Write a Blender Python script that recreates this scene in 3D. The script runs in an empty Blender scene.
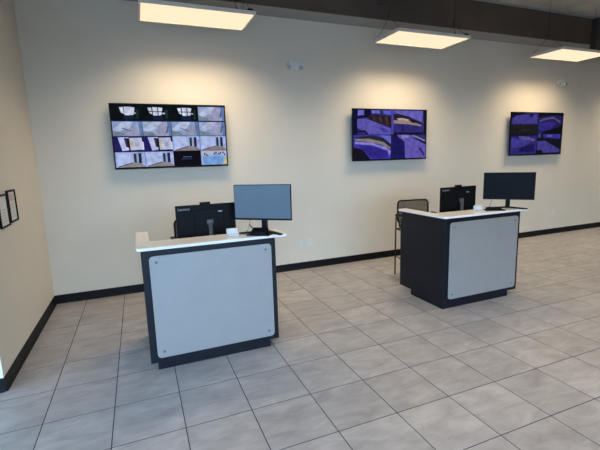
import bpy, bmesh, math, random
from mathutils import Vector, Matrix

# ------------------------------------------------------------------ camera, world, light, exposure
S = bpy.context.scene
C = S.collection
T = 0.457                      # one floor tile (metres); layout below is measured in tiles
random.seed(7)

def v(x, y, z): return Vector((x * T, y * T, z * T))

F_PX, YAW, PITCH, ROLL = 395.07, 0.3841, 0.1666, -0.0301
cam_data = bpy.data.cameras.new('camera')
cam = bpy.data.objects.new('camera', cam_data)
C.objects.link(cam)
cam_data.sensor_width = 36.0
cam_data.lens = F_PX / 600 * 36
cam_data.clip_start = 0.05
fwd = Vector((math.sin(YAW) * math.cos(PITCH), math.cos(YAW) * math.cos(PITCH), -math.sin(PITCH)))
rgt = Vector((math.cos(YAW), -math.sin(YAW), 0))
upv = rgt.cross(fwd)
r2 = rgt * math.cos(ROLL) + upv * math.sin(ROLL)
u2 = -rgt * math.sin(ROLL) + upv * math.cos(ROLL)
CAM = v(1.6688, -7.5318, 3.8572)
m = Matrix((r2, u2, -fwd)).transposed().to_4x4()
m.translation = CAM
cam.matrix_world = m
S.camera = cam

SKY = (0.44, 0.69, 1.0)
SKY_STRENGTH = 11.5
world = bpy.data.worlds.new('world'); S.world = world
world.use_nodes = True
bg = world.node_tree.nodes['Background']
bg.inputs[0].default_value = (*SKY, 1)
bg.inputs[1].default_value = SKY_STRENGTH

PANEL = (1.18, 0.88, 0.60)     # visible glow of the lit diffusers
LAMP_COLOR, LAMP_POWER = (1.0, 0.80, 0.53), 27.5   # light of each panel (its own area lamp, in make_light)
vs = S.view_settings
vs.view_transform = 'Standard'; vs.look = 'None'; vs.gamma = 1.0; vs.exposure = 0.0
vs.use_curve_mapping = False

# room limits in tiles
X0, X1 = -9.0, 29.0            # far-left storefront, right wall
YB, YF = 5.0127, -17.0         # back wall, front storefront
XL, YR = -0.8, 0.33            # left wall plane, its free end
H = 9.32                       # ceiling

def portal(loc, rot, sx, sy):
    l = bpy.data.lights.new('window_portal', 'AREA'); l.shape = 'RECTANGLE'
    l.size, l.size_y = sx, sy
    l.cycles.is_portal = True
    o = bpy.data.objects.new('window_portal', l); C.objects.link(o)
    o.location = loc; o.rotation_euler = rot

WIN_TOP = 6.2
WF0, WF1 = -8.6, 12.0          # front storefront opening in x
WL0, WL1 = -16.6, -0.6         # left storefront opening in y
portal(v((WF0 + WF1) / 2, YF - 0.3, WIN_TOP / 2), (math.radians(90), 0, 0), (WF1 - WF0) * T, WIN_TOP * T)
portal(v(X0 - 0.3, (WL0 + WL1) / 2, WIN_TOP / 2), (math.radians(90), 0, math.radians(-90)), (WL1 - WL0) * T, WIN_TOP * T)

# ------------------------------------------------------------------ materials
def lin(c):
    return tuple(((x / 255) / 12.92 if x / 255 <= 0.04045 else ((x / 255 + 0.055) / 1.055) ** 2.4) for x in c)

def mat(name, rgb, rough=0.5, metal=0.0, spec=0.5, noise=0.0, scale=20.0, bump=0.0, bscale=200.0, coat=0.0):
    mt = bpy.data.materials.new(name); mt.use_nodes = True
    nt = mt.node_tree; b = nt.nodes['Principled BSDF']
    col = (*lin(rgb), 1)
    b.inputs['Base Color'].default_value = col
    b.inputs['Roughness'].default_value = rough
    b.inputs['Metallic'].default_value = metal
    b.inputs['Specular IOR Level'].default_value = spec
    b.inputs['Coat Weight'].default_value = coat
    tc = nt.nodes.new('ShaderNodeTexCoord')
    if noise:
        n = nt.nodes.new('ShaderNodeTexNoise'); n.inputs['Scale'].default_value = scale; n.inputs['Detail'].default_value = 5
        r = nt.nodes.new('ShaderNodeMapRange')
        r.inputs[1].default_value = 0.25; r.inputs[2].default_value = 0.75
        r.inputs[3].default_value = 1 - noise; r.inputs[4].default_value = 1 + noise
        h = nt.nodes.new('ShaderNodeHueSaturation'); h.inputs['Color'].default_value = col
        nt.links.new(tc.outputs['Object'], n.inputs['Vector'])
        nt.links.new(n.outputs[0], r.inputs[0]); nt.links.new(r.outputs[0], h.inputs['Value'])
        nt.links.new(h.outputs[0], b.inputs['Base Color'])
    if bump:
        n2 = nt.nodes.new('ShaderNodeTexNoise'); n2.inputs['Scale'].default_value = bscale; n2.inputs['Detail'].default_value = 3
        bp = nt.nodes.new('ShaderNodeBump'); bp.inputs['Strength'].default_value = bump; bp.inputs['Distance'].default_value = 0.002
        nt.links.new(tc.outputs['Object'], n2.inputs['Vector']); nt.links.new(n2.outputs[0], bp.inputs['Height'])
        nt.links.new(bp.outputs[0], b.inputs['Normal'])
    return mt

def emit(name, rgb_lin, strength=1.0):
    mt = bpy.data.materials.new(name); mt.use_nodes = True
    nt = mt.node_tree; nt.nodes.clear()
    e = nt.nodes.new('ShaderNodeEmission'); o = nt.nodes.new('ShaderNodeOutputMaterial')
    e.inputs[0].default_value = (*rgb_lin, 1); e.inputs[1].default_value = strength
    nt.links.new(e.outputs[0], o.inputs[0])
    return mt

M = {}
M['wall'] = mat('wall_paint', (225, 216, 199), 0.6, noise=0.02, scale=3, bump=0.25, bscale=160)
M['ceiling'] = mat('ceiling_insulation', (196, 192, 182), 0.8, noise=0.25, scale=2.5, bump=0.6, bscale=12)
M['fascia'] = mat('dark_brown_fascia', (86, 73, 64), 0.65, noise=0.15, scale=3, bump=0.1, bscale=40)
M['duct'] = mat('dark_duct_paint', (62, 58, 58), 0.6, noise=0.12, scale=2)
M['soffit'] = mat('soffit_paint', (150, 152, 152), 0.7, noise=0.05, scale=4)
M['joist'] = mat('joist_steel', (70, 68, 66), 0.6, noise=0.1, scale=5)
M['base'] = mat('black_cove_base', (13, 14, 19), 0.5, bump=0.05, spec=0.2)
M['grout'] = mat('dark_grout', (52, 47, 45), 0.9, noise=0.2, scale=60)
M['navy'] = mat('dark_laminate', (16, 18, 27), 0.42, noise=0.12, scale=30, bump=0.05, bscale=300, spec=0.25)
M['silver'] = mat('brushed_silver_laminate', (150, 149, 148), 0.42, metal=0.25, noise=0.03, scale=8)
M['standoff'] = mat('standoff_steel', (120, 124, 130), 0.3, metal=0.9)
M['quartz'] = mat('cream_quartz', (240, 235, 228), 0.3, noise=0.05, scale=35)
M['worktop'] = mat('grey_worktop', (120, 118, 116), 0.5, noise=0.08, scale=30)
M['black'] = mat('black_plastic', (13, 13, 16), 0.5, noise=0.1, scale=80, spec=0.12)
M['gloss'] = mat('dark_screen_glass', (9, 10, 15), 0.35, spec=0.08)
M['greyplastic'] = mat('grey_plastic', (84, 82, 83), 0.4, noise=0.05, scale=60)
M['logo'] = mat('logo_grey', (170, 170, 176), 0.35)
M['white'] = mat('white_plastic', (228, 226, 220), 0.45, noise=0.02, scale=40)
M['paper'] = mat('white_paper', (222, 222, 218), 0.7, noise=0.04, scale=40)
M['tint'] = mat('pink_print', (204, 182, 184), 0.7)
M['ink'] = mat('grey_print', (188, 188, 186), 0.7)
M['steel'] = mat('black_tube_steel', (18, 18, 20), 0.4, metal=0.3)
M['seat'] = mat('black_seat_fabric', (26, 26, 30), 0.85, noise=0.2, scale=200, bump=0.3, bscale=500)
M['alu'] = mat('storefront_aluminium', (58, 56, 55), 0.4, metal=0.6)
M['ground'] = mat('asphalt', (84, 84, 86), 0.9, noise=0.2, scale=5)
M['wire'] = mat('thin_wire', (30, 30, 32), 0.5)
M['lampframe'] = mat('white_lamp_frame', (214, 210, 200), 0.5)
M['diffuser'] = emit('lit_diffuser', PANEL)

def tile_material():
    mt = bpy.data.materials.new('stone_tile'); mt.use_nodes = True
    nt = mt.node_tree; b = nt.nodes['Principled BSDF']; N = nt.nodes.new; L = nt.links.new
    geo = N('ShaderNodeNewGeometry'); oi = N('ShaderNodeObjectInfo')
    mul = N('ShaderNodeVectorMath'); mul.operation = 'SCALE'; mul.inputs[0].default_value = (31.7, 17.3, 9.1)
    L(oi.outputs['Random'], mul.inputs['Scale'])
    add = N('ShaderNodeVectorMath'); add.operation = 'ADD'
    L(geo.outputs['Position'], add.inputs[0]); L(mul.outputs[0], add.inputs[1])
    mp = N('ShaderNodeMapping'); mp.inputs['Rotation'].default_value = (0, 0, math.radians(-32)); mp.inputs['Scale'].default_value = (1.6, 4.2, 1)
    L(add.outputs[0], mp.inputs['Vector'])
    n1 = N('ShaderNodeTexNoise'); n1.inputs['Scale'].default_value = 2.2; n1.inputs['Detail'].default_value = 7; n1.inputs['Roughness'].default_value = 0.62
    n1.inputs['Distortion'].default_value = 0.6
    L(mp.outputs[0], n1.inputs['Vector'])
    n2 = N('ShaderNodeTexNoise'); n2.inputs['Scale'].default_value = 5; n2.inputs['Detail'].default_value = 6
    L(add.outputs[0], n2.inputs['Vector'])
    mx = N('ShaderNodeMath'); mx.operation = 'MULTIPLY_ADD'; mx.inputs[1].default_value = 0.35
    sc = N('ShaderNodeMath'); sc.operation = 'MULTIPLY'; sc.inputs[1].default_value = 0.65
    L(n1.outputs[0], sc.inputs[0]); L(n2.outputs[0], mx.inputs[0]); L(sc.outputs[0], mx.inputs[2])
    cr = N('ShaderNodeValToRGB')
    cr.color_ramp.elements[0].position = 0.33; cr.color_ramp.elements[0].color = (*lin((144, 140, 141)), 1)
    cr.color_ramp.elements[1].position = 0.68; cr.color_ramp.elements[1].color = (*lin((184, 181, 182)), 1)
    e = cr.color_ramp.elements.new(0.5); e.color = (*lin((164, 161, 162)), 1)
    L(mx.outputs[0], cr.inputs[0])
    hs = N('ShaderNodeHueSaturation')
    mr = N('ShaderNodeMapRange'); mr.inputs[3].default_value = 0.93; mr.inputs[4].default_value = 1.07
    L(oi.outputs['Random'], mr.inputs[0]); L(mr.outputs[0], hs.inputs['Value']); L(cr.outputs[0], hs.inputs['Color'])
    L(hs.outputs[0], b.inputs['Base Color'])
    rr = N('ShaderNodeMapRange'); rr.inputs[3].default_value = 0.34; rr.inputs[4].default_value = 0.52
    L(n2.outputs[0], rr.inputs[0]); L(rr.outputs[0], b.inputs['Roughness'])
    bp = N('ShaderNodeBump'); bp.inputs['Strength'].default_value = 0.12; bp.inputs['Distance'].default_value = 0.003
    L(n1.outputs[0], bp.inputs['Height']); L(bp.outputs[0], b.inputs['Normal'])
    return mt
M['tile'] = tile_material()

def thin(name, rgb, alpha, rough=0.05, glossy=0.08):
    mt = bpy.data.materials.new(name); mt.use_nodes = True
    nt = mt.node_tree; nt.nodes.clear(); N = nt.nodes.new; L = nt.links.new
    tr = N('ShaderNodeBsdfTransparent'); o = N('ShaderNodeOutputMaterial'); mx = N('ShaderNodeMixShader')
    b = N('ShaderNodeBsdfPrincipled'); b.inputs['Base Color'].default_value = (*lin(rgb), 1); b.inputs['Roughness'].default_value = rough
    mx.inputs[0].default_value = alpha
    L(tr.outputs[0], mx.inputs[1]); L(b.outputs[0], mx.inputs[2]); L(mx.outputs[0], o.inputs[0])
    return mt
M['pane'] = thin('window_glass', (180, 200, 205), 0.06)
M['acrylic'] = thin('clear_acrylic', (235, 238, 240), 0.55, 0.1)
M['mesh'] = thin('chair_mesh', (70, 68, 66), 0.5, 0.8)

# ------------------------------------------------------------------ mesh helpers (metres)
class MB:
    def __init__(s): s.v = []; s.f = []; s.mi = []; s.sm = []
    def add(s, vs_, fs, mi=0, smooth=False):
        k = len(s.v); s.v += [tuple(p) for p in vs_]
        for f in fs: s.f.append(tuple(i + k for i in f)); s.mi.append(mi); s.sm.append(smooth)
        return s
    def box(s, a, b, mi=0):
        x0, y0, z0 = a; x1, y1, z1 = b
        return s.add([(x0, y0, z0), (x1, y0, z0), (x1, y1, z0), (x0, y1, z0), (x0, y0, z1), (x1, y0, z1), (x1, y1, z1), (x0, y1, z1)],
                     [(0, 3, 2, 1), (4, 5, 6, 7), (0, 1, 5, 4), (1, 2, 6, 5), (2, 3, 7, 6), (3, 0, 4, 7)], mi)
    def bbox(s, a, b, w=0.003, seg=2, mi=0):      # bevelled box
        bm = bmesh.new(); bmesh.ops.create_cube(bm, size=1)
        c = [(a[i] + b[i]) / 2 for i in range(3)]; d = [abs(b[i] - a[i]) for i in range(3)]
        for q in bm.verts: q.co = Vector([c[i] + q.co[i] * d[i] for i in range(3)])
        bmesh.ops.bevel(bm, geom=list(bm.edges), offset=min(w, min(d) * 0.45), segments=seg, affect='EDGES', profile=0.5)
        bm.verts.index_update()
        s.add([q.co.copy() for q in bm.verts], [[q.index for q in f.verts] for f in bm.faces], mi); bm.free()
        return s
    def prism(s, pts, z0, z1, axis='z', mi=0, smooth=False):   # outline extruded along an axis
        def P(p, h):
            return {'z': (p[0], p[1], h), 'y': (p[0], h, p[1]), 'x': (h, p[0], p[1])}[axis]
        n = len(pts)
        s.add([P(p, z0) for p in pts] + [P(p, z1) for p in pts],
              [tuple(range(n))[::-1], tuple(range(n, 2 * n))] + [(i, (i + 1) % n, n + (i + 1) % n, n + i) for i in range(n)], mi)
        return s
    def tube(s, pts, r, n=8, mi=0, closed=False):
        pts = [Vector(p) for p in pts]; k = len(pts); rings = []
        for i, p in enumerate(pts):
            a = pts[i - 1] if (i > 0 or closed) else p
            b = pts[(i + 1) % k] if (i < k - 1 or closed) else p
            t = (b - a).normalized()
            ref = Vector((0, 0, 1)) if abs(t.z) < 0.9 else Vector((0, 1, 0))
            e1 = t.cross(ref).normalized(); e2 = t.cross(e1).normalized()
            rr = r[i] if isinstance(r, (list, tuple)) else r
            rings.append([p + e1 * rr * math.cos(2 * math.pi * j / n) + e2 * rr * math.sin(2 * math.pi * j / n) for j in range(n)])
        base = len(s.v); s.v += [tuple(q) for ring in rings for q in ring]
        for i in range(k if closed else k - 1):
            a, b = base + i * n, base + ((i + 1) % k) * n
            for j in range(n):
                s.f.append((a + j, a + (j + 1) % n, b + (j + 1) % n, b + j)); s.mi.append(mi); s.sm.append(True)
        if not closed:
            s.f.append(tuple(base + j for j in range(n))[::-1]); s.f.append(tuple(base + (k - 1) * n + j for j in range(n)))
            s.mi += [mi, mi]; s.sm += [False, False]
        return s
    def build(s, name, mats, parent=None, loc=None):
        me = bpy.data.meshes.new(name); me.from_pydata(s.v, [], s.f); me.update()
        for mm in (mats if isinstance(mats, list) else [mats]): me.materials.append(mm)
        me.polygons.foreach_set('material_index', s.mi); me.polygons.foreach_set('use_smooth', s.sm)
        bm = bmesh.new(); bm.from_mesh(me); bmesh.ops.recalc_face_normals(bm, faces=bm.faces); bm.to_mesh(me); bm.free()
        o = bpy.data.objects.new(name, me); C.objects.link(o)
        if parent: o.parent = parent
        if loc is not None: o.location = loc
        return o

def rrect(x0, z0, x1, z1, r, n=5):
    out = []
    for cx, cz, a0 in ((x1 - r, z1 - r, 0), (x0 + r, z1 - r, 90), (x0 + r, z0 + r, 180), (x1 - r, z0 + r, 270)):
        for i in range(n + 1):
            a = math.radians(a0 + 90 * i / n); out.append((cx + r * math.cos(a), cz + r * math.sin(a)))
    return out

def tag(o, label=None, cat=None, group=None, kind=None):
    if label: o['label'] = label
    if cat: o['category'] = cat
    if group: o['group'] = group
    if kind: o['kind'] = kind
    return o
def thing(name, label, cat, loc, rotz=0, group=None):
    o = bpy.data.objects.new(name, None); o.empty_display_size = 0.1; C.objects.link(o)
    o.location = loc; o.rotation_euler = (0, 0, rotz)
    return tag(o, label, cat, group)
def copy_tree(o, parent=None):
    c = o.copy(); C.objects.link(c); c.parent = parent
    for ch in list(o.children): copy_tree(ch, c)
    return c
def tb(mb, a, b, mi=0): return mb.box(v(*a), v(*b), mi)
def struct(name, mb, mt, label=None, parent=None):
    o = mb.build(name, mt, parent)
    return tag(o, label, None, None, 'structure')

# ------------------------------------------------------------------ floor of single tiles
GAP = 0.0065
floor = struct('floor', tb(MB(), (X0, YF, -0.25), (X1, YB, -0.0024)), M["grout"], 'floor of grey stone-look tiles with dark joints')

def project(p):
    d = p - CAM; z = d.dot(fwd)
    if z < 0.05: return None
    return 300 + F_PX * d.dot(r2) / z, 225 - F_PX * d.dot(u2) / z

def tile_mesh(w, d):
    e, hgt = 0.0008, 0.010
    x, y = w / 2 - GAP / 2, d / 2 - GAP / 2
    lo = [(-x, -y, -hgt), (x, -y, -hgt), (x, y, -hgt), (-x, y, -hgt)]
    mi_ = [(-x, -y, -e), (x, -y, -e), (x, y, -e), (-x, y, -e)]
    to = [(-x + e, -y + e, 0), (x - e, -y + e, 0), (x - e, y - e, 0), (-x + e, y - e, 0)]
    fs = [(8, 9, 10, 11)]
    for i in range(4):
        j = (i + 1) % 4
        fs += [(i, j, 4 + j, 4 + i), (4 + i, 4 + j, 8 + j, 8 + i)]
    return lo + mi_ + to, fs
tile_data = {}
cells = []
for i in range(int(X0) - 1, int(X1) + 1):
    for j in range(int(YF) - 1, 6):
        x0, x1, y0, y1 = max(i, X0), min(i + 1, X1), max(j, YF), min(j + 1, YB)
        if x1 - x0 < 0.03 or y1 - y0 < 0.03: continue
        if x1 <= XL:                                                # closed block left of the wall
            if y0 >= YR: continue
            y1 = min(y1, YR)
        elif x0 < XL and y0 >= YR: x0 = XL                          # cut along the left wall
        cells.append((x0, x1, y0, y1))
def area_px(c):
    pts = [project(v(x, y, 0)) for x, y in ((c[0], c[2]), (c[1], c[2]), (c[1], c[3]), (c[0], c[3]))]
    if any(p is None for p in pts): return 0
    if max(p[0] for p in pts) < 0 or min(p[0] for p in pts) > 600 or max(p[1] for p in pts) < 0 or min(p[1] for p in pts) > 450: return 0
    return abs(sum(pts[k][0] * pts[(k + 1) % 4][1] - pts[(k + 1) % 4][0] * pts[k][1] for k in range(4))) / 2
cells.sort(key=area_px, reverse=True)
rest = MB()
for k, c in enumerate(cells):
    w, d = (c[1] - c[0]) * T, (c[3] - c[2]) * T
    cen = v((c[0] + c[1]) / 2, (c[2] + c[3]) / 2, 0)
    if k < 300 and area_px(c) > 0:
        key = (round(w, 4), round(d, 4))
        if key not in tile_data:
            me = bpy.data.meshes.new('tile'); a, b = tile_mesh(w, d); me.from_pydata(a, [], b); me.materials.append(M['tile']); tile_data[key] = me
        o = bpy.data.objects.new('tile', tile_data[key]); C.objects.link(o); o.parent = floor; o.location = cen
    else:
        a, b = tile_mesh(w, d); rest.add([Vector(p) + cen for p in a], b)
tag(rest.build('distant_tiles', M['tile'], floor), kind='stuff')

# ------------------------------------------------------------------ walls
WT = 0.3
struct('wall_back', tb(MB(), (XL - WT, YB, -0.25), (X1 + WT, YB + WT, H + 0.3)), M['wall'], 'long cream back wall behind the televisions')
struct('wall_left', tb(MB(), (XL - WT, YR, -0.25), (XL, YB, H + 0.3)), M['wall'], 'cream left wall with two framed certificates')
struct('wall_left_return', tb(MB(), (X0 - WT, YR, -0.25), (XL - WT, YR + WT, H + 0.3)), M['wall'], 'cream wall turning left past the free corner')
struct('wall_right', tb(MB(), (X1, YF - WT, -0.25), (X1 + WT, YB, H + 0.3)), M['wall'], 'cream wall closing the right end of the room')
wf = MB()
tb(wf, (WF1, YF - WT, -0.25), (X1, YF, H + 0.3)); tb(wf, (X0 - WT, YF - WT, WIN_TOP), (WF1, YF, H + 0.3)); tb(wf, (X0 - WT, YF - WT, -0.25), (WF0, YF, WIN_TOP))
struct('wall_front', wf, M['wall'], 'wall around the front storefront window')
wl = MB()
tb(wl, (X0 - WT, YF, WIN_TOP), (X0, YR, H + 0.3)); tb(wl, (X0 - WT, YF, -0.25), (X0, WL0, WIN_TOP)); tb(wl, (X0 - WT, WL1, -0.25), (X0, YR, WIN_TOP))
struct('wall_far_left', wl, M['wall'], 'wall around the left storefront window')

# storefront windows: mullions and panes
def storefront(name, label, n, along_x):
    e = bpy.data.objects.new(name, None); C.objects.link(e); tag(e, label, None, None, 'structure')
    lo, hi = (WF0, WF1) if along_x else (WL0, WL1)
    def part(nm, a0, a1, z0, z1, t0, t1, mt):
        mb = MB()
        if along_x: tb(mb, (a0, YF - t1, z0), (a1, YF - t0, z1))
        else: tb(mb, (X0 - t1, a0, z0), (X0 - t0, a1, z1))
        mb.build(nm, mt, e)
    for i in range(n + 1):
        a = lo + (hi - lo) * i / n
        part('mullion', max(lo, a - 0.06), min(hi, a + 0.06), 0, WIN_TOP, 0.04, 0.26, M['alu'])
    for z0, z1 in ((0, 0.2), (WIN_TOP - 0.12, WIN_TOP)):
        part('rail', lo, hi, z0, z1, 0.06, 0.24, M['alu'])
    for i in range(n):
        a, b = lo + (hi - lo) * i / n + 0.06, lo + (hi - lo) * (i + 1) / n - 0.06
        part('pane', a, b, 0.2, WIN_TOP - 0.12, 0.14, 0.16, M['pane'])
storefront('window_1', 'tall front storefront window with dark frames', 6, True)
storefront('window_2', 'tall left storefront window with dark frames', 5, False)
g = MB(); tb(g, (-160, -180, -0.8), (160, 160, -0.3))
struct('ground_outside', g, M['ground'], 'asphalt outside the storefront')

# cove base with a rounded toe
def cove(name, a, b, nrm, label):
    """a,b points along the wall foot in tiles, nrm unit vector into the room"""
    a, b = Vector((a[0] * T, a[1] * T, 0)), Vector((b[0] * T, b[1] * T, 0)); n = Vector((*nrm, 0))
    prof = [(0, 0), (0.020, 0), (0.016, 0.004), (0.011, 0.010), (0.008, 0.02), (0.008, 0.108), (0.004, 0.113), (0, 0.113)]
    mb = MB(); k = len(prof)
    vs_ = [p + n * o + Vector((0, 0, z)) for p in (a, b) for o, z in prof]
    mb.add(vs_, [tuple(range(k)), tuple(range(2 * k - 1, k - 1, -1))] + [(i, (i + 1) % k, k + (i + 1) % k, k + i) for i in range(k)])
    struct(name, mb, M['base'], label)
e_ = 0.018
cove('baseboard_back', (XL, YB), (X1, YB), (0, -1), 'black rubber base along the back wall')
cove('baseboard_left', (XL, YR - e_), (XL, YB - 0.045), (1, 0), 'black rubber base along the left wall')
cove('baseboard_left_return', (X0, YR), (XL, YR), (0, -1), 'black rubber base along the wall left of the corner')
cove('baseboard_right', (X1, YF), (X1, YB - 0.045), (-1, 0), 'black rubber base along the right wall')

# ceiling, joists, soffit along the back wall, duct drop at the right
ceil = struct('ceiling', tb(MB(), (X0 - WT, YF - WT, H), (X1 + WT, YB + WT, H + 0.3)), M['ceiling'], 'grey insulated ceiling high above the lamps')
for k in range(10):
    x = X0 + 2.2 + k * 4.05
    mb = MB(); tb(mb, (x - 0.16, YF, H - 0.09), (x + 0.16, 4.19, H)); tb(mb, (x - 0.03, YF, H - 0.55), (x + 0.03, 4.19, H - 0.09)); tb(mb, (x - 0.16, YF, H - 0.62), (x + 0.16, 4.19, H - 0.55))
    if 13 < x < 20: continue
    mb.build('joist', M['joist'], ceil)
sf = MB(); tb(sf, (XL, 4.24, 8.25), (X1, YB, H))
soff = struct('soffit', sf, M['soffit'], 'boxed soffit along the top of the back wall')
mb = MB(); tb(mb, (XL, 4.19, 8.25), (X1, 4.24, 9.26)); mb.build('fascia', M['fascia'], soff)
mb = MB(); tb(mb, (XL, 4.12, 9.26), (X1, 4.24, H)); mb.build('edge_angle', M['soffit'], soff)
dk = MB(); tb(dk, (19.9, 3.95, 7.75), (X1, 4.19, H - 0.08)); tb(dk, (20.6, 3.6, 8.1), (X1, 3.95, H - 0.08))
struct('duct_casing', dk, M['duct'], 'dark boxed duct casing dropping below the soffit at the far right')

# ------------------------------------------------------------------ suspended light panels
LH = 7.46
def make_light():
    root = thing('ceiling_light', 'x', 'ceiling light', (0, 0, 0))
    lx, ly, h = 1.26, 0.61, 0.036
    hx, hy = lx / 2, ly / 2
    fr = 0.022
    mb = MB()
    for a, b in (((-hx, -hy, 0), (hx, -hy + fr, h)), ((-hx, hy - fr, 0), (hx, hy, h)), ((-hx, -hy + fr, 0), (-hx + fr, hy - fr, h)), ((hx - fr, -hy + fr, 0), (hx, hy - fr, h))):
        mb.box(a, b)
    mb.build('frame', M['lampframe'], root)
    MB().box((-hx + fr, -hy + fr, 0.006), (hx - fr, hy - fr, 0.010)).build('diffuser', M['diffuser'], root)
    MB().box((-hx + fr, -hy + fr, h - 0.006), (hx - fr, hy - fr, h)).build('back_plate', M['lampframe'], root)
    top = (H - LH) * T
    ld = bpy.data.lights.new('panel_lamp', 'AREA'); ld.shape = 'RECTANGLE'; ld.size, ld.size_y = lx - 2 * fr, ly - 2 * fr
    ld.color = LAMP_COLOR; ld.energy = LAMP_POWER; ld.spread = math.radians(131)
    lo = bpy.data.objects.new('panel_lamp', ld); C.objects.link(lo); lo.parent = root; lo.location = (0, 0, 0.003)
    for sx in (-1, 1):
        x = sx * (hx - 0.05); w = MB(); ap = (x, 0, 0.26)
        w.tube([(x, -hy + 0.02, h), ap], 0.0026, 6); w.tube([(x, hy - 0.02, h), ap], 0.0026, 6); w.tube([ap, (x, 0, top)], 0.0026, 6)
        w.bbox((x - 0.006, -0.006, 0.25), (x + 0.006, 0.006, 0.31), 0.002)
        w.build('suspension_wire', M['wire'], root)
    MB().bbox((hx - 0.22, -0.13, h), (hx - 0.06, -0.06, h + 0.04), 0.004).build('driver_box', M['lampframe'], root)
    c = MB(); c.tube([(hx - 0.2, -0.2, h), (hx - 0.2, -0.2, h + 0.03), (hx - 0.21, -0.2, h + 0.16), (hx - 0.215, -0.19, top)], 0.004, 6)
    c.tube([(hx - 0.2, -0.2, h), (hx - 0.2, -0.2, h + 0.05)], 0.012, 8)
    c.build('power_cord', M['wire'], root)
    MB().bbox((hx - 0.09, -0.29, h), (hx - 0.03, -0.25, h + 0.03), 0.006).build('connector', M['black'], root)
    return root
proto_light = make_light()
front_lab = ['lit white light panel hanging nearest the left wall, above the first television',
             'lit white light panel hanging in the middle, above the second television',
             'lit white light panel hanging at the right, above the third television']
first = True
for r, y in enumerate((3.39, -4.6, -12.2)):
    for k in range(-1, 4):
        if not (0, 0, 1)[r] <= k <= (3, 1, 1)[r]: continue
        x = 3.42 + k * 7.06 + (3.5 if r else 0)
        if x > X1 - 2: continue
        o = proto_light if first else copy_tree(proto_light); first = False
        o.location = v(x, y, LH)
        if r == 0 and k < 3: lab, grp = front_lab[k], 'light panels above the televisions'
        elif r == 0: lab, grp = 'lit white light panel over the back wall, past the third television', None
        else: lab, grp = 'added light panel out of view over the open floor in front of the desks', 'added light panels over the open floor'  # these rows hang out of view, added to brighten floor and room
        o['label'] = lab
        if grp: o['group'] = grp

# ------------------------------------------------------------------ televisions with camera feeds
FM = {}
def fcol(c):
    if c not in FM:
        mt = emit('feed_%02x%02x%02x' % c, lin(c), 1.0); nt = mt.node_tree; e = nt.nodes['Emission']   # grainy low-light picture
        tc = nt.nodes.new('ShaderNodeTexCoord'); n = nt.nodes.new('ShaderNodeTexNoise'); n.inputs['Scale'].default_value = 13; n.inputs['Detail'].default_value = 4
        mr = nt.nodes.new('ShaderNodeMapRange'); mr.inputs[1].default_value = 0.3; mr.inputs[2].default_value = 0.7; mr.inputs[3].default_value = 0.72; mr.inputs[4].default_value = 1.18
        nt.links.new(tc.outputs['Object'], n.inputs['Vector']); nt.links.new(n.outputs[0], mr.inputs[0]); nt.links.new(mr.outputs[0], e.inputs[1])
        FM[c] = mt
    return FM[c]
def feed(parent, x0, z0, w, h, bgc, polys, y):
    """flat picture of one camera: background plus coloured polygons in unit coordinates (u right, v up)"""
    cols = [bgc]; mb = MB()
    def P(u, q, dy): return (x0 + w * u, y - dy, z0 + h * q)
    mb.add([P(0, 0, 0), P(1, 0, 0), P(1, 1, 0), P(0, 1, 0)], [(0, 1, 2, 3)], 0)
    for i, (c, pts) in enumerate(polys):
        if c not in cols: cols.append(c)
        mb.add([P(u, q, 0.00012 * (i + 1)) for u, q in pts], [tuple(range(len(pts)))], cols.index(c))
    mb.build('camera_feed', [fcol(c) for c in cols], parent)
def R4(u0, v0, u1, v1): return [(u0, v0), (u1, v0), (u1, v1), (u0, v1)]

dk_, nv = (13, 20, 24), (22, 26, 58)
def f_window(n, jx):
    W_ = (205, 212, 232)
    p = [((24, 34, 62), R4(0.4, 0.05, 0.75, 0.3))]
    p.append((W_, [(jx, 0.82), (jx + .13, 0.84), (jx + .15, 0.40), (jx + .06, 0.48)]))
    p.append((W_, [(jx + .17, 0.86), (jx + .34, 0.86), (jx + .34, 0.32), (jx + .18, 0.32)]))
    p.append((W_, [(jx + .37, 0.86), (jx + .52, 0.82), (jx + .47, 0.36), (jx + .37, 0.32)]))
    if n: p.append((dk_, R4(jx, 0.55, jx + .55, 0.60)))
    else: p.append((W_, R4(jx + .16, 0.36, jx + .4, 0.86)))
    p.append(((190, 196, 214), R4(jx + .5, 0.42, jx + .60, 0.50)))
    p.append(((30, 46, 40), R4(0.82, 0.1, 0.92, 0.7)))
    return dk_, p
def f_hall(k):
    base = [(140, 156, 196), (150, 160, 196), (132, 152, 190), (142, 158, 200)][k % 4]
    p = [((176, 188, 220), [(0.02, 0.45), (0.35, 0.95), (0.7, 0.95), (0.6, 0.55), (0.1, 0.25)]),
         ((116, 132, 150), [(0, 0), (0.5, 0.0), (0.35, 0.22), (0, 0.35)]),
         ((150, 152, 182), [(0.35, 0.05), (0.8, 0.05), (0.92, 0.75), (0.6, 0.5)]),
         ((96, 120, 170), [(0.9, 0), (1, 0), (1, 1), (0.86, 1)])]
    if k % 2: p.append(((158, 150, 188), [(0.55, 0.45), (0.85, 0.95), (0.7, 0.98), (0.5, 0.6)]))
    p.append(((78, 92, 120), [(0.3, 0.5), (0.62, 0.3), (0.64, 0.33), (0.32, 0.55)] if k % 2 == 0 else [(0.8, 0.2), (0.86, 0.2), (0.92, 0.7), (0.87, 0.7)]))
    p.append(((26, 36, 74), R4(0, 0.94, 1, 1)))
    return base, p
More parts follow.
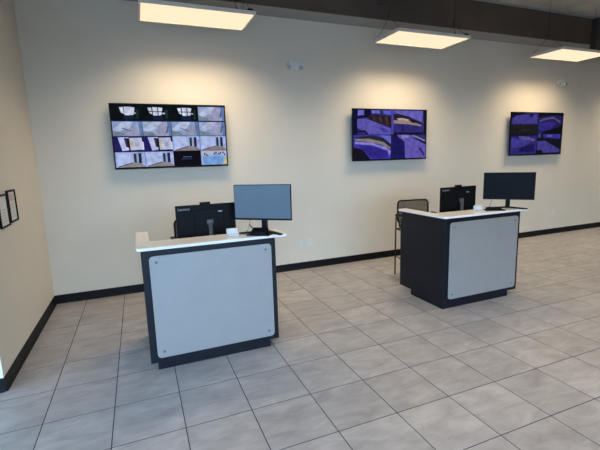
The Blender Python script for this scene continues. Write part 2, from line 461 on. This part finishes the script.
def f_door(k):
    return (34, 32, 92), [((182, 188, 230), [(0.14, 0.95), (0.5, 0.95), (0.48, 0.1), (0.26, 0.05)]),
                          ((60, 60, 90), [(0.34, 0.9), (0.42, 0.9), (0.46, 0.3), (0.40, 0.3)]),
                          ((36, 34, 48), [(0.42, 0.88), (0.52, 0.88), (0.54, 0.22), (0.44, 0.28)]),
                          ((186, 190, 218), [(0.52, 0.9), (0.94, 0.92), (0.96, 0.12), (0.54, 0.1)]),
                          ((196, 184, 176), [(0.53, 0.8), (0.62, 0.8), (0.64, 0.1), (0.54, 0.1)]),
                          ((150, 166, 190), R4(0.7, 0.3, 0.84, 0.6)),
                          ((206, 208, 240), [(0.94, 0.7), (1, 0.6), (1, 0.1), (0.96, 0.1)])]
def f_corr(k):
    fl = (132, 124, 126) if k < 2 else (136, 134, 136)
    return (150, 172, 222), [((172, 188, 230), [(0.05, 0.95), (0.58, 0.95), (0.58, 0.3), (0.06, 0.06)]),
                             (fl, [(0.06, 0.02), (0.58, 0.3), (0.82, 0.3), (1, 0.05), (1, 0), (0.05, 0)]),
                             ((36, 40, 64), [(0.06, 0.06), (0.58, 0.33), (0.58, 0.29), (0.08, 0.02)]),
                             ((48, 52, 78), R4(0.62, 0.3, 0.71, 0.9)),
                             ((150, 164, 200), R4(0.71, 0.36, 0.78, 0.9)),
                             ((40, 40, 74), R4(0.78, 0.26, 0.88, 0.92)),
                             ((168, 178, 226), [(0.9, 0.9), (1, 0.9), (1, 0.1), (0.9, 0.3)])]
def f_nosig():
    return (18, 16, 26), [((92, 112, 150), R4(0.34, 0.58, 0.66, 0.62)), ((64, 78, 120), R4(0.26, 0.44, 0.68, 0.47))]
def f_lobby():
    p = [((116, 160, 220), [(0.06, 0.55), (0.9, 0.6), (0.86, 0.05), (0.1, 0.05)]),
         ((178, 184, 208), [(0, 1), (1, 1), (1, 0.75), (0.5, 0.8), (0.06, 0.6)]),
         ((196, 184, 130), [(0.84, 0.05), (1, 0.05), (1, 0.45), (0.9, 0.5)])]
    for a, b in ((.12, .7), (.2, .62), (.5, .72), (.56, .8), (.68, .7), (.74, .76), (.84, .78), (.9, .66)):
        p.append(((26, 30, 66), R4(a, b, a + 0.05, b + 0.12)))
    return (150, 170, 214), p
grid16 = [f_window(0, .28), f_window(1, .22), f_window(1, .25), f_hall(1),
          f_hall(0), f_hall(1), f_hall(2), f_hall(3),
          f_door(0), f_door(1), f_corr(0), f_corr(1),
          f_corr(2), f_corr(3), f_nosig(), f_lobby()]
pu, pb, bl = (102, 96, 190), (74, 70, 176), (22, 20, 52)
quad_a = [
 ((54, 50, 120), [((120, 116, 214), [(0.08, 0.98), (0.3, 0.98), (0.28, 0.72), (0.08, 0.7)]), ((20, 22, 60), [(0.0, 0.0), (0.1, 0), (0.12, 1), (0, 1)]),
   ((18, 20, 56), [(0.28, 1), (0.45, 1), (0.45, 0.7), (0.12, 0.66), (0.12, 0.76), (0.28, 0.78)]),
   ((122, 122, 226), [(0.48, 0.98), (0.68, 0.98), (0.7, 0.84), (0.48, 0.86)]), ((96, 100, 220), [(0.76, 0.98), (1, 0.98), (1, 0.8), (0.8, 0.84)]),
   ((48, 36, 44), [(0.4, 0.78), (1, 0.76), (1, 0.3), (0.36, 0.62)]), ((84, 62, 60), [(0.5, 0.74), (0.56, 0.74), (0.58, 0.58), (0.52, 0.6)]), ((78, 60, 58), [(0.66, 0.72), (0.72, 0.72), (0.76, 0.48), (0.7, 0.5)]),
   ((80, 62, 56), [(0.84, 0.72), (0.9, 0.72), (0.92, 0.38), (0.86, 0.42)]),
   (pu, [(0.1, 0.62), (0.34, 0.64), (1, 0.24), (1, 0.0), (0.4, 0.0), (0.1, 0.28)]), (pb, [(0.6, 0.3), (0.82, 0.26), (0.95, 0.1), (0.8, 0.1)]),
   ((28, 26, 70), [(0.1, 0.14), (0.3, 0.18), (0.4, 0.02), (0.34, 0.02), (0.27, 0.1), (0.1, 0.08)])]),
 ((84, 78, 178), [((116, 108, 206), [(0.02, 0.98), (0.9, 0.98), (0.86, 0.55), (0.3, 0.78)]), ((38, 38, 56), [(0.05, 0.82), (0.16, 0.86), (0.5, 0.74), (0.9, 0.46), (0.9, 0.3), (0.08, 0.5)]),
   ((168, 140, 140), [(0.06, 0.58), (0.4, 0.62), (0.86, 0.4), (0.86, 0.32), (0.5, 0.42), (0.06, 0.46)]), ((206, 182, 170), [(0.14, 0.66), (0.3, 0.68), (0.5, 0.62), (0.48, 0.56), (0.2, 0.6)]),
   ((30, 26, 36), [(0.56, 0.6), (0.68, 0.56), (0.66, 0.48), (0.56, 0.5)]), ((56, 50, 128), [(0.06, 0.46), (0.9, 0.34), (0.95, 0), (0.06, 0)]), ((34, 30, 84), [(0.3, 0.44), (0.34, 0.44), (0.34, 0.12), (0.3, 0.12)]),
   ((30, 26, 46), [(0.9, 1), (1, 1), (1, 0), (0.93, 0)]), ((26, 24, 50), [(0.06, 0.08), (0.9, 0.08), (0.9, 0), (0.06, 0)])]),
 ((70, 64, 178), [((116, 116, 222), [(0.7, 0.98), (1, 0.95), (1, 0.62), (0.85, 0.8)]), ((40, 44, 60), [(0.04, 0.9), (0.5, 0.98), (0.8, 0.86), (1, 0.6), (1, 0.42), (0.6, 0.72), (0.04, 0.74)]),
   ((150, 138, 140), [(0.04, 0.84), (0.4, 0.85), (0.8, 0.7), (1, 0.46), (0.97, 0.42), (0.7, 0.62), (0.04, 0.78)]), ((150, 142, 224), [(0.04, 0.74), (0.5, 0.66), (0.86, 0.5), (1, 0.3), (0.96, 0.1), (0.92, 0.34), (0.5, 0.58), (0.04, 0.64)]),
   ((52, 46, 150), [(0.1, 0.6), (0.5, 0.52), (0.9, 0.3), (0.9, 0.05), (0.5, 0.02)]), ((26, 24, 40), [(0, 0.5), (0.22, 0.42), (0.45, 0), (0, 0)])]),
 ((110, 98, 194), [((36, 30, 70), [(0, 1), (0.16, 1), (0.24, 0.84), (0, 0.8)]), ((148, 140, 206), [(0.26, 0.98), (0.5, 0.96), (0.5, 0.86), (0.3, 0.84)]), ((54, 52, 100), [(0.5, 1), (1, 1), (1, 0.62), (0.7, 0.86)]),
   ((140, 140, 190), [(0.55, 0.98), (0.7, 0.96), (0.98, 0.76), (0.98, 0.7), (0.7, 0.88)]), ((30, 26, 54), [(0.52, 0.9), (0.76, 0.82), (1, 0.62), (1, 0.56), (0.76, 0.76)]),
   ((32, 28, 98), [(0, 0.8), (0.22, 0.88), (0.38, 0.7), (0.40, 0), (0, 0)]), ((60, 52, 130), [(0.78, 0.44), (0.86, 0.44), (0.98, 0.14), (0.94, 0.06)])]),
]
quad_b = [
 ((74, 66, 160), [((96, 84, 190), [(0.04, 0.9), (0.94, 0.92), (0.96, 0.5), (0.04, 0.48)]), ((42, 42, 46), [(0, 0.44), (1, 0.46), (1, 0), (0, 0)]), ((26, 24, 44), [(0, 1), (0.66, 1), (0.16, 0.86), (0, 0.7)]), ((38, 30, 96), R4(0.66, 0.82, 0.8, 0.96)), ((60, 60, 66), R4(0.4, 0.16, 0.8, 0.19))]),
 ((50, 44, 118), [((28, 28, 40), [(0, 1), (1, 1), (1, 0.86), (0.5, 0.9), (0, 0.8)]), ((112, 104, 160), [(0.05, 0.66), (0.3, 0.78), (0.6, 0.84), (0.9, 0.62), (0.88, 0.52), (0.6, 0.74), (0.3, 0.66), (0.05, 0.56)]), ((66, 56, 168), [(0.04, 0.52), (0.5, 0.6), (0.76, 0.52), (0.5, 0.2), (0.04, 0.1)]), ((22, 22, 32), [(0.2, 0.06), (0.8, 0.3), (1, 0.5), (1, 0), (0.2, 0)])]),
 ((64, 56, 150), [((34, 32, 66), [(0, 1), (1, 1), (1, 0.92), (0, 0.86)]), ((118, 106, 186), [(0.3, 0.9), (0.62, 0.86), (0.96, 0.74), (0.9, 0.62), (0.5, 0.7), (0.3, 0.8)]), ((86, 78, 190), [(0.02, 0.8), (0.4, 0.74), (0.8, 0.58), (0.4, 0.34), (0.02, 0.34)]), ((40, 36, 112), [(0.34, 0.34), (0.9, 0.5), (0.92, 0.1), (0.34, 0.1)])]),
 ((30, 30, 44), [((72, 72, 196), [(0.22, 0.98), (0.94, 0.98), (0.94, 0.74), (0.26, 0.8)]), ((130, 124, 216), R4(0.4, 0.84, 0.6, 0.93)), ((96, 86, 172), R4(0.04, 0.8, 0.14, 1)), ((92, 82, 186), [(0.02, 0.62), (0.3, 0.66), (0.95, 0.2), (0.95, 0.04), (0.3, 0.04), (0.02, 0.2)]), ((24, 22, 42), [(0.02, 0.16), (0.2, 0.2), (0.26, 0.06), (0.02, 0.04)])]),
]
def make_tv(x, n, feeds, label, gain=1.0):
    w, z0, z1 = 3.2048 * T, 3.7012 * T, 5.5159 * T
    h = z1 - z0; yw = YB * T; y = (YB - 0.2) * T
    t = thing('television', label, 'television', (x * T + w / 2, yw, z0), 0, 'televisions on the back wall')
    yf = y - yw                                   # front face in local coordinates
    MB().bbox((-w / 2, yf, 0), (w / 2, yf + 0.022, h), 0.003).build('casing', M['black'], t)
    MB().bbox((-w / 2 + 0.22, yf + 0.022, 0.08), (w / 2 - 0.22, yf + 0.05, h * 0.72), 0.01).build('back_housing', M['black'], t)
    MB().bbox((-0.25, yf + 0.05, h * 0.2), (0.25, -0.001, h * 0.65), 0.004).build('wall_bracket', M['steel'], t)
    bz, bb = 0.014, 0.022
    MB().box((-w / 2 + bz, yf - 0.0006, bb), (w / 2 - bz, yf, h - bz)).build('screen', M['gloss'], t)
    cw, ch = (w - 2 * bz) / n, (h - bz - bb) / n
    for k, (bgc, ps) in enumerate(feeds):
        dim = lambda c: tuple(round(q * gain) for q in c)
        bgc, ps = dim(bgc), [(dim(c), p) for c, p in ps]
        i, j = k % n, k // n
        g_ = 0.0025
        feed(t, -w / 2 + bz + i * cw + g_, bb + (n - 1 - j) * ch + g_, cw - 2 * g_, ch - 2 * g_, bgc, ps, yf - 0.0012)
    MB().bbox((w / 2 - 0.09, yf - 0.001, 0.006), (w / 2 - 0.05, yf, 0.011), 0.0004).build('brand_plate', M['greyplastic'], t)
make_tv(1.1093, 4, grid16, 'wall television showing a grid of sixteen indoor camera feeds')
make_tv(8.731, 2, quad_a, 'wall television with four bright violet outdoor feeds, middle of the three', 0.88)
make_tv(16.291, 2, quad_b, 'dim wall television with four dark violet feeds, nearest the right edge', 0.72)

# ------------------------------------------------------------------ reception desks (built at desk one, copied to desk two)
DX = 6.88
def make_desk():
    t = thing('reception_desk', 'x', 'desk', v(1.595, -0.1, 0))
    bw, dp = 2.525 * T, 1.77 * T
    zt, zb = 2.372 * T, 2.316 * T
    kz = 0.155 * T
    th = 0.03
    mb = MB(); mb.bbox((0, 0, kz), (bw, th + 0.02, zb), 0.0015); mb.build('front_panel', M['navy'], t)
    mb = MB(); mb.bbox((0, th + 0.02, kz), (0.08, dp, zb), 0.0015); mb.build('side_panel', M['navy'], t)
    mb = MB(); mb.bbox((bw - 0.03, th + 0.02, kz), (bw, dp - 0.12, 1.6 * T), 0.0015); mb.build('side_panel', M['navy'], t)
    # toe kick
    mb = MB(); mb.box((0.055, 0.008, 0), (bw - 0.082, 0.04, kz)); mb.box((0.055, 0.04, 0), (0.085, dp - 0.23, kz)); mb.box((bw - 0.11, 0.04, 0), (bw - 0.082, dp - 0.23, kz))
    mb.build('toe_kick', M['navy'], t)
    # work surface behind the counter
    mb = MB(); mb.bbox((0.08, th + 0.02, 1.6 * T), (bw, dp + 0.02, 1.66 * T), 0.002); mb.build('work_surface', M['worktop'], t)
    # L-shaped counter cap
    a, b = -0.07 * T, 2.75 * T
    rc, yf_ = 0.10 * T, -0.06 * T
    out = [(a + rc - rc * math.cos(q * math.pi / 12), yf_ + rc - rc * math.sin(q * math.pi / 12)) for q in range(7)] + [(b, yf_), (b, 0.57 * T), (0.175 * T, 0.57 * T), (0.175 * T, 1.78 * T), (a, 1.78 * T)]
    mb = MB(); mb.prism(out, zb, zt)
    c = mb.build('counter_top', M['quartz'], t)
    bv = c.modifiers.new('bevel', 'BEVEL'); bv.width = 0.003; bv.segments = 2; bv.limit_method = 'ANGLE'
    # silver facing board on standoffs
    p0, p1, q0, q1 = 0.128 * T, 2.425 * T, 0.25 * T, 2.205 * T
    mb = MB(); mb.prism(rrect(p0, q0, p1, q1, 0.035), -0.018, -0.008, 'y')
    fb = mb.build('facing_board', M['silver'], t); fb['label'] = 'pale silver facing board'
    bv = fb.modifiers.new('bevel', 'BEVEL'); bv.width = 0.0015; bv.segments = 2; bv.limit_method = 'ANGLE'
    for x in (p0 + 0.055, p1 - 0.055):
        for z in (q0 + 0.055, q1 - 0.055):
            s_ = MB(); s_.tube([(x, 0.001, z), (x, -0.020, z)], 0.006, 10); s_.tube([(x, -0.018, z), (x, -0.022, z), (x, -0.025, z)], [0.011, 0.011, 0.007], 14)
            s_.build('standoff', M['standoff'], fb)
    # hinge clips on the rear edge of the tall side
    for z in (0.95, 1.02):
        MB().bbox((-0.004, dp - 0.03, z), (0.0, dp - 0.015, z + 0.03), 0.001).build('edge_clip', M['standoff'], t)
    return t
desk1 = make_desk()
desk2 = copy_tree(desk1); desk2.location.x += DX * T
desk1['label'] = 'reception desk nearest the left wall, under the sixteen-feed television'
desk2['label'] = 'reception desk at the right, its black side panel in view'
for d in (desk1, desk2): d['group'] = 'reception desks'
for ch in desk2.children:
    if ch.name.startswith('toe_kick'): ch.location.x -= 0.052

# ------------------------------------------------------------------ customer monitors
def make_monitor(name_label, x, y, zc, yaw, w, h, screen):
    t = thing('monitor', name_label, 'monitor', v(x, y, 2.3728), -yaw, 'monitors facing the customers')
    z = (zc - 2.3728) * T; z0, z1 = z - h / 2, z + h / 2
    MB().bbox((-w / 2, 0, z0), (w / 2, 0.02, z1), 0.003).build('casing', M['black'], t)
    MB().bbox((-w * 0.3, 0.02, z0 + 0.04), (w * 0.3, 0.045, z1 - 0.08), 0.012).build('back_housing', M['black'], t)
    MB().box((-w / 2 + 0.006, -0.0012, z0 + 0.018), (w / 2 - 0.006, 0, z1 - 0.006)).build('screen', screen, t)
    MB().bbox((w / 2 - 0.03, -0.001, z0 + 0.006), (w / 2 - 0.018, 0.0, z0 + 0.010), 0.0004).build('power_light', M['greyplastic'], t)
    n = MB(); n.prism([(-0.026, 0.03), (0.026, 0.03), (0.02, 0.075), (-0.02, 0.075)], 0.012, z0 + 0.09); n.build('stand_neck', M['black'], t)
    b = MB()
    for s in (-1, 1):                              # two splayed feet
        p = [(-0.03 * s, 0.085), (0.03 * s, 0.085), (0.215 * s, -0.068), (0.197 * s, -0.092), (0, 0.035)]
        b.prism(p, 0.0, 0.013)
    b.build('stand_foot', M['black'], t)
    return t
scr1 = mat('matt_screen_painted_reflection', (54, 70, 86), 0.3, spec=0.4, noise=0.08, scale=6)  # blue-grey colour and faint glow paint in the daylight this screen reflects
nt = scr1.node_tree; pb_ = nt.nodes['Principled BSDF']
pb_.inputs['Emission Color'].default_value = (*lin((96, 122, 146)), 1); pb_.inputs['Emission Strength'].default_value = 0.3
make_monitor('monitor with a pale blue-grey screen on the left desk', 3.96, 0.16, 3.0, math.radians(38.8), 0.567, 0.332, scr1)
make_monitor('monitor with a blank dark navy screen on the right desk', 10.83, 0.16, 2.965, math.radians(48.7), 0.562, 0.332, M['gloss'])

# ------------------------------------------------------------------ all-in-one computers seen from behind
def text_mesh(body, size, parent, loc, rot, mt, name):
    cu = bpy.data.curves.new(name, 'FONT'); cu.body = body; cu.size = size; cu.extrude = 0.0004
    tmp = bpy.data.objects.new(name, cu); C.objects.link(tmp)
    dg = bpy.context.evaluated_depsgraph_get()
    me = bpy.data.meshes.new_from_object(tmp.evaluated_get(dg))
    bpy.data.objects.remove(tmp)
    me.materials.clear(); me.materials.append(mt)
    o = bpy.data.objects.new(name, me); C.objects.link(o); o.parent = parent; o.location = loc; o.rotation_euler = rot
    return o
WS = 1.66 * T
def make_aio():
    t = thing('desktop_computer', 'x', 'computer', v(2.933, 0.80, 1.6615))
    w, h = 0.562, 0.345
    zt = (2.972 - 1.66) * T; z0 = zt - h
    MB().bbox((-w / 2, 0.01, z0), (w / 2, 0.032, zt), 0.004).build('casing', M['black'], t)
    MB().bbox((-w * 0.20, 0.0, z0 + 0.02), (w * 0.30, 0.012, zt - 0.045), 0.006).build('back_housing', M['black'], t)
    MB().box((-w / 2 + 0.008, 0.032, z0 + 0.03), (w / 2 - 0.008, 0.0328, zt - 0.008)).build('screen', M['gloss'], t)
    MB().bbox((-0.055, 0.008, zt - 0.004), (0.045, 0.03, zt + 0.022), 0.004).build('webcam', M['black'], t)
    n = MB(); n.tube([(0.03, -0.018, 0.012), (0.03, -0.018, z0 + 0.17)], 0.02, 14); n.bbox((0.0, -0.02, z0 + 0.15), (0.06, 0.004, z0 + 0.20), 0.006)
    n.build('stand_neck', M['greyplastic'], t)
    MB().bbox((-0.09, -0.10, 0), (0.15, 0.10, 0.014), 0.005).build('stand_foot', M['black'], t)
    MB().bbox((w * 0.20, -0.002, zt - 0.078), (w * 0.27, 0.001, zt - 0.068), 0.001).build('badge', M['logo'], t)
    text_mesh('Lenovo', 0.036, t, (-w / 2 + 0.022, 0.0098, zt - 0.046), (math.radians(90), 0, 0), M['logo'], 'lettering')
    return t
aio1 = make_aio()
aio2 = copy_tree(aio1); aio2.location = v(9.756, 0.80, 1.6615)
aio1['label'] = 'back of a black desktop computer on the left desk with pale lettering'
aio2['label'] = 'back of a black desktop computer on the right desk beside the dark monitor'
for o in (aio1, aio2): o['group'] = 'desktop computers seen from behind'

# ------------------------------------------------------------------ card holders, payment terminals, cables
def make_cards():
    t = thing('card_holder', 'x', 'card holder', v(3.33, 0.2, 2.3728))
    hw = 0.052
    mb = MB(); mb.box((-hw, -0.03, 0), (hw, 0.03, 0.004)); mb.box((-hw, -0.03, 0.004), (hw, -0.027, 0.022)); mb.box((-hw, 0.022, 0.004), (hw, 0.026, 0.062)); mb.box((-hw, -0.027, 0.004), (-hw + 0.003, 0.022, 0.022)); mb.box((hw - 0.003, -0.027, 0.004), (hw, 0.022, 0.022))
    mb.build('tray', M['acrylic'], t)
    mb = MB(); mb.prism([(-0.012, 0.004), (0.012, 0.004), (0.021, 0.066), (-0.003, 0.066)], -hw + 0.005, hw - 0.005, 'x')
    mb.build('card_stack', M['paper'], t)
    return t
c1 = make_cards(); c2 = copy_tree(c1); c2.location = v(9.83, 0.2, 2.3728)
c1['label'] = 'white card stack in a clear holder on the left desk counter'
c2['label'] = 'white card stack in a clear holder on the right desk counter'
for o in (c1, c2): o['group'] = 'card holders on the counters'

def make_terminal():
    t = thing('payment_terminal', 'x', 'card terminal', v(3.822, -0.02, 2.3735), math.radians(-38.8))
    MB().bbox((-0.11, -0.05, 0), (0.11, 0.05, 0.010), 0.004).build('base_mat', M['black'], t)
    mb = MB(); mb.prism([(-0.045, 0.010), (0.045, 0.010), (0.05, 0.062), (0.022, 0.062), (-0.045, 0.03)], -0.07, 0.075, 'x')
    b = mb.build('body', M['black'], t); bv = b.modifiers.new('bevel', 'BEVEL'); bv.width = 0.005; bv.segments = 2
    MB().bbox((-0.05, 0.0, 0.055), (0.06, 0.03, 0.066), 0.003).build('display', M['gloss'], t)
    mb = MB()
    mb.tube([(-0.06, 0.03, 0.02), (-0.075, 0.04, 0.05), (-0.11, 0.04, 0.085)], 0.005, 6); mb.build('stylus', M['greyplastic'], t)
    return t
t1 = make_terminal()
t1['label'] = 'black card terminal on a mat beneath the pale blue-grey monitor'
t1['group'] = 'card terminals on the counters'
t2 = thing('payment_terminal', 'low black card terminal beneath the dark monitor', 'card terminal', v(10.22, 0.05, 2.3728), math.radians(-30), 'card terminals on the counters')
MB().bbox((-0.11, -0.06, 0), (0.11, 0.06, 0.012), 0.004).build('base_mat', M['black'], t2)
mb = MB(); mb.prism([(-0.045, 0.012), (0.045, 0.012), (0.045, 0.036), (0.02, 0.038), (-0.045, 0.02)], -0.085, 0.075, 'x')
b = mb.build('body', M['black'], t2); bv = b.modifiers.new('bevel', 'BEVEL'); bv.width = 0.004; bv.segments = 2
MB().bbox((-0.06, 0.0, 0.028), (0.05, 0.025, 0.039), 0.002).build('display', M['gloss'], t2)
def cable(label, pts):
    mb = MB(); P = [v(*p) for p in pts]; Q = []
    for i in range(len(P) - 1):
        p0, p1, p2, p3 = P[max(0, i - 1)], P[i], P[i + 1], P[min(len(P) - 1, i + 2)]
        for k in range(6):
            s = k / 6; Q.append(0.5 * ((2 * p1) + (p2 - p0) * s + (2 * p0 - 5 * p1 + 4 * p2 - p3) * s * s + (3 * p1 - p0 - 3 * p2 + p3) * s ** 3))
    Q.append(P[-1])
    mb.tube(Q, 0.0022, 6); tag(mb.build('cable', M['wire']), label, 'cable')
cable('thin black cable behind the dark monitor on the right desk', [(10.55, 0.42, 2.66), (10.47, 0.36, 2.58), (10.38, 0.34, 2.47), (10.30, 0.30, 2.380), (10.18, 0.26, 2.379)])
cable('thin black cable behind the pale monitor on the left desk', [(3.80, 0.52, 2.66), (3.78, 0.52, 2.56), (3.74, 0.48, 2.47), (3.68, 0.44, 2.381), (3.55, 0.38, 2.379)])

# ------------------------------------------------------------------ tall mesh-back stools behind the desks
def make_chair():
    t = thing('counter_stool', 'x', 'chair', v(9.76, 2.36, 0))
    sz, hw = 0.74, 0.28
    MB().bbox((-0.235, -0.24, sz - 0.03), (0.235, 0.22, sz + 0.035), 0.025, 3).build('seat', M['seat'], t)
    for sx in (-1, 1):
        MB().tube([(sx * hw, -0.20, 0.0), (sx * hw, -0.20, 0.905)], 0.011, 8).build('leg', M['steel'], t)
        MB().tube([(sx * hw, 0.24, 0.0), (sx * hw, 0.23, 0.6), (sx * hw, 0.22, 0.905)], 0.011, 8).build('leg', M['steel'], t)
        MB().bbox((sx * hw - 0.027, -0.24, 0.902), (sx * hw + 0.027, 0.20, 0.928), 0.01, 3).build('armrest', M['black'], t)
        MB().tube([(sx * hw, -0.20, sz - 0.04), (sx * hw, 0.235, sz - 0.04)], 0.010, 8).build('seat_rail', M['steel'], t)
        MB().tube([(sx * hw, -0.20, 0.28), (sx * hw, 0.24, 0.28)], 0.009, 8).build('stretcher', M['steel'], t)
    MB().tube([(-hw, -0.20, 0.30), (hw, -0.20, 0.30)], 0.010, 8).build('footrest', M['steel'], t)
    MB().tube([(-hw, 0.22, sz - 0.04), (hw, 0.22, sz - 0.04)], 0.010, 8).build('seat_rail', M['steel'], t)
    out = rrect(-0.245, 0.78, 0.245, 1.105, 0.05)
    def bend(x, z): return 0.245 - 0.05 * (1 - (x / 0.245) ** 2) * -1 - 0.03 * (1.105 - z)
    mb = MB(); mb.tube([(x, bend(x, z), z) for x, z in out], 0.012, 8, closed=True)
    fr = mb.build('back_frame', M['black'], t)
    mb = MB(); n = 10; vs_ = []; fs = []
    for j in range(5):
        for i in range(n + 1):
            x = -0.239 + 0.478 * i / n; z = 0.79 + 0.31 * j / 4; vs_.append((x, bend(x, z), z))
    for j in range(4):
        for i in range(n): k = j * (n + 1) + i; fs.append((k, k + 1, k + n + 2, k + n + 1))
    mb.add(vs_, fs, 0, True); o = mb.build('mesh_back', M['mesh'], t)
    sd = o.modifiers.new('thickness', 'SOLIDIFY'); sd.thickness = 0.002
    for sx in (-1, 1):
        MB().tube([(sx * 0.22, 0.225, sz - 0.02), (sx * 0.23, 0.24, 0.83)], 0.010, 8).build('back_upright', M['steel'], t)
    return t
ch2 = make_chair()
ch1 = copy_tree(ch2); ch1.location = v(2.96, 2.25, 0); ch2.rotation_euler.z = -0.17
ch2['label'] = 'black mesh-back stool with armrests behind the right desk'
ch1['label'] = 'black mesh-back stool mostly hidden behind the left desk computer'
for o in (ch1, ch2): o['group'] = 'stools behind the desks'

# ------------------------------------------------------------------ wall fittings
def make_twin(x, label):
    t = thing('emergency_light', label, 'emergency light', v(x, YB, 6.80), 0, 'emergency lights high on the back wall')
    mb = MB(); mb.prism(rrect(-0.085, -0.05, 0.085, 0.07, 0.03), -0.05, 0, 'y'); mb.build('housing', M['white'], t)
    for sx in (-1, 1):
        h = MB(); h.tube([(sx * 0.085, -0.03, 0.0), (sx * 0.09, -0.055, -0.012), (sx * 0.092, -0.085, -0.024)], [0.026, 0.034, 0.038], 14); hd = h.build('lamp_head', M['white'], t)
        g_ = MB(); g_.tube([(sx * 0.092, -0.083, -0.0235), (sx * 0.0922, -0.088, -0.0255)], 0.031, 14); g_.build('lens', M['logo'], hd)
    return t
make_twin(6.66, 'small white twin-head emergency light between the first and second televisions')
make_twin(19.33, 'small white twin-head emergency light above the third television')
def plate(x, z, w, label, kind):
    t = thing('wall_outlet', label, 'outlet', v(x, YB, z), 0, 'outlets low on the back wall')
    h = 0.115
    mb = MB(); mb.prism(rrect(-w / 2, -h / 2, w / 2, h / 2, 0.008), -0.007, 0, 'y'); mb.build('cover_plate', M['white'], t)
    n = round(w / 0.07)
    for i in range(n):
        cx = (i - (n - 1) / 2) * 0.046
        for s in (-1, 1):
            r = MB(); r.prism(rrect(cx - 0.016, s * 0.022 - 0.014, cx + 0.016, s * 0.022 + 0.014, 0.008), -0.009, -0.006, 'y'); o = r.build('socket', M['paper'], t)
            k = MB()
            for d in (-0.006, 0.006): k.box((cx + d - 0.001, -0.0094, s * 0.022 - 0.004), (cx + d + 0.001, -0.0088, s * 0.022 + 0.006))
            k.build('slot', M['ink'], o)
plate(6.74, 0.94, 0.07, 'white single outlet on the back wall right of the left desk', 0)
plate(7.06, 0.94, 0.115, 'wider white double outlet plate on the back wall beside the single one', 1)
plate(19.56, 1.03, 0.07, 'white outlet on the back wall right of the right desk', 0)

# framed certificates on the left wall
def frame(y0, y1, z0, z1, label, head):
    t = thing('picture_frame', label, 'frame', v(XL, (y0 + y1) / 2, z0), 0, 'frames on the left wall')
    hy, h, b, d = (y1 - y0) / 2 * T, (z1 - z0) * T, 0.014, 0.018
    mb = MB()
    for a, c in (((0, -hy, 0), (d, hy, b)), ((0, -hy, h - b), (d, hy, h)), ((0, -hy, b), (d, -hy + b, h - b)), ((0, hy - b, b), (d, hy, h - b))): mb.box(a, c)
    mb.build('moulding', M['black'], t)
    MB().box((0, -hy + b, b), (0.008, hy - b, h - b)).build('document', M['paper'], t)
    if head: MB().box((0.008, -hy + b + 0.02, h * 0.66), (0.0084, hy - b - 0.02, h - b - 0.02)).build('printed_heading', M['tint'], t)
    mb = MB()
    for k in range(5): mb.box((0.008, -hy + b + 0.03, h * (0.16 + 0.09 * k)), (0.0083, hy - b - 0.03 - 0.02 * (k % 2), h * (0.18 + 0.09 * k)))
    mb.build('printed_lines', M['ink'], t)
frame(1.36, 1.93, 2.715, 3.345, 'black framed document cut off by the left picture edge', False)
frame(1.995, 2.53, 2.745, 3.395, 'black framed document with a pinkish heading nearer the room corner', True)
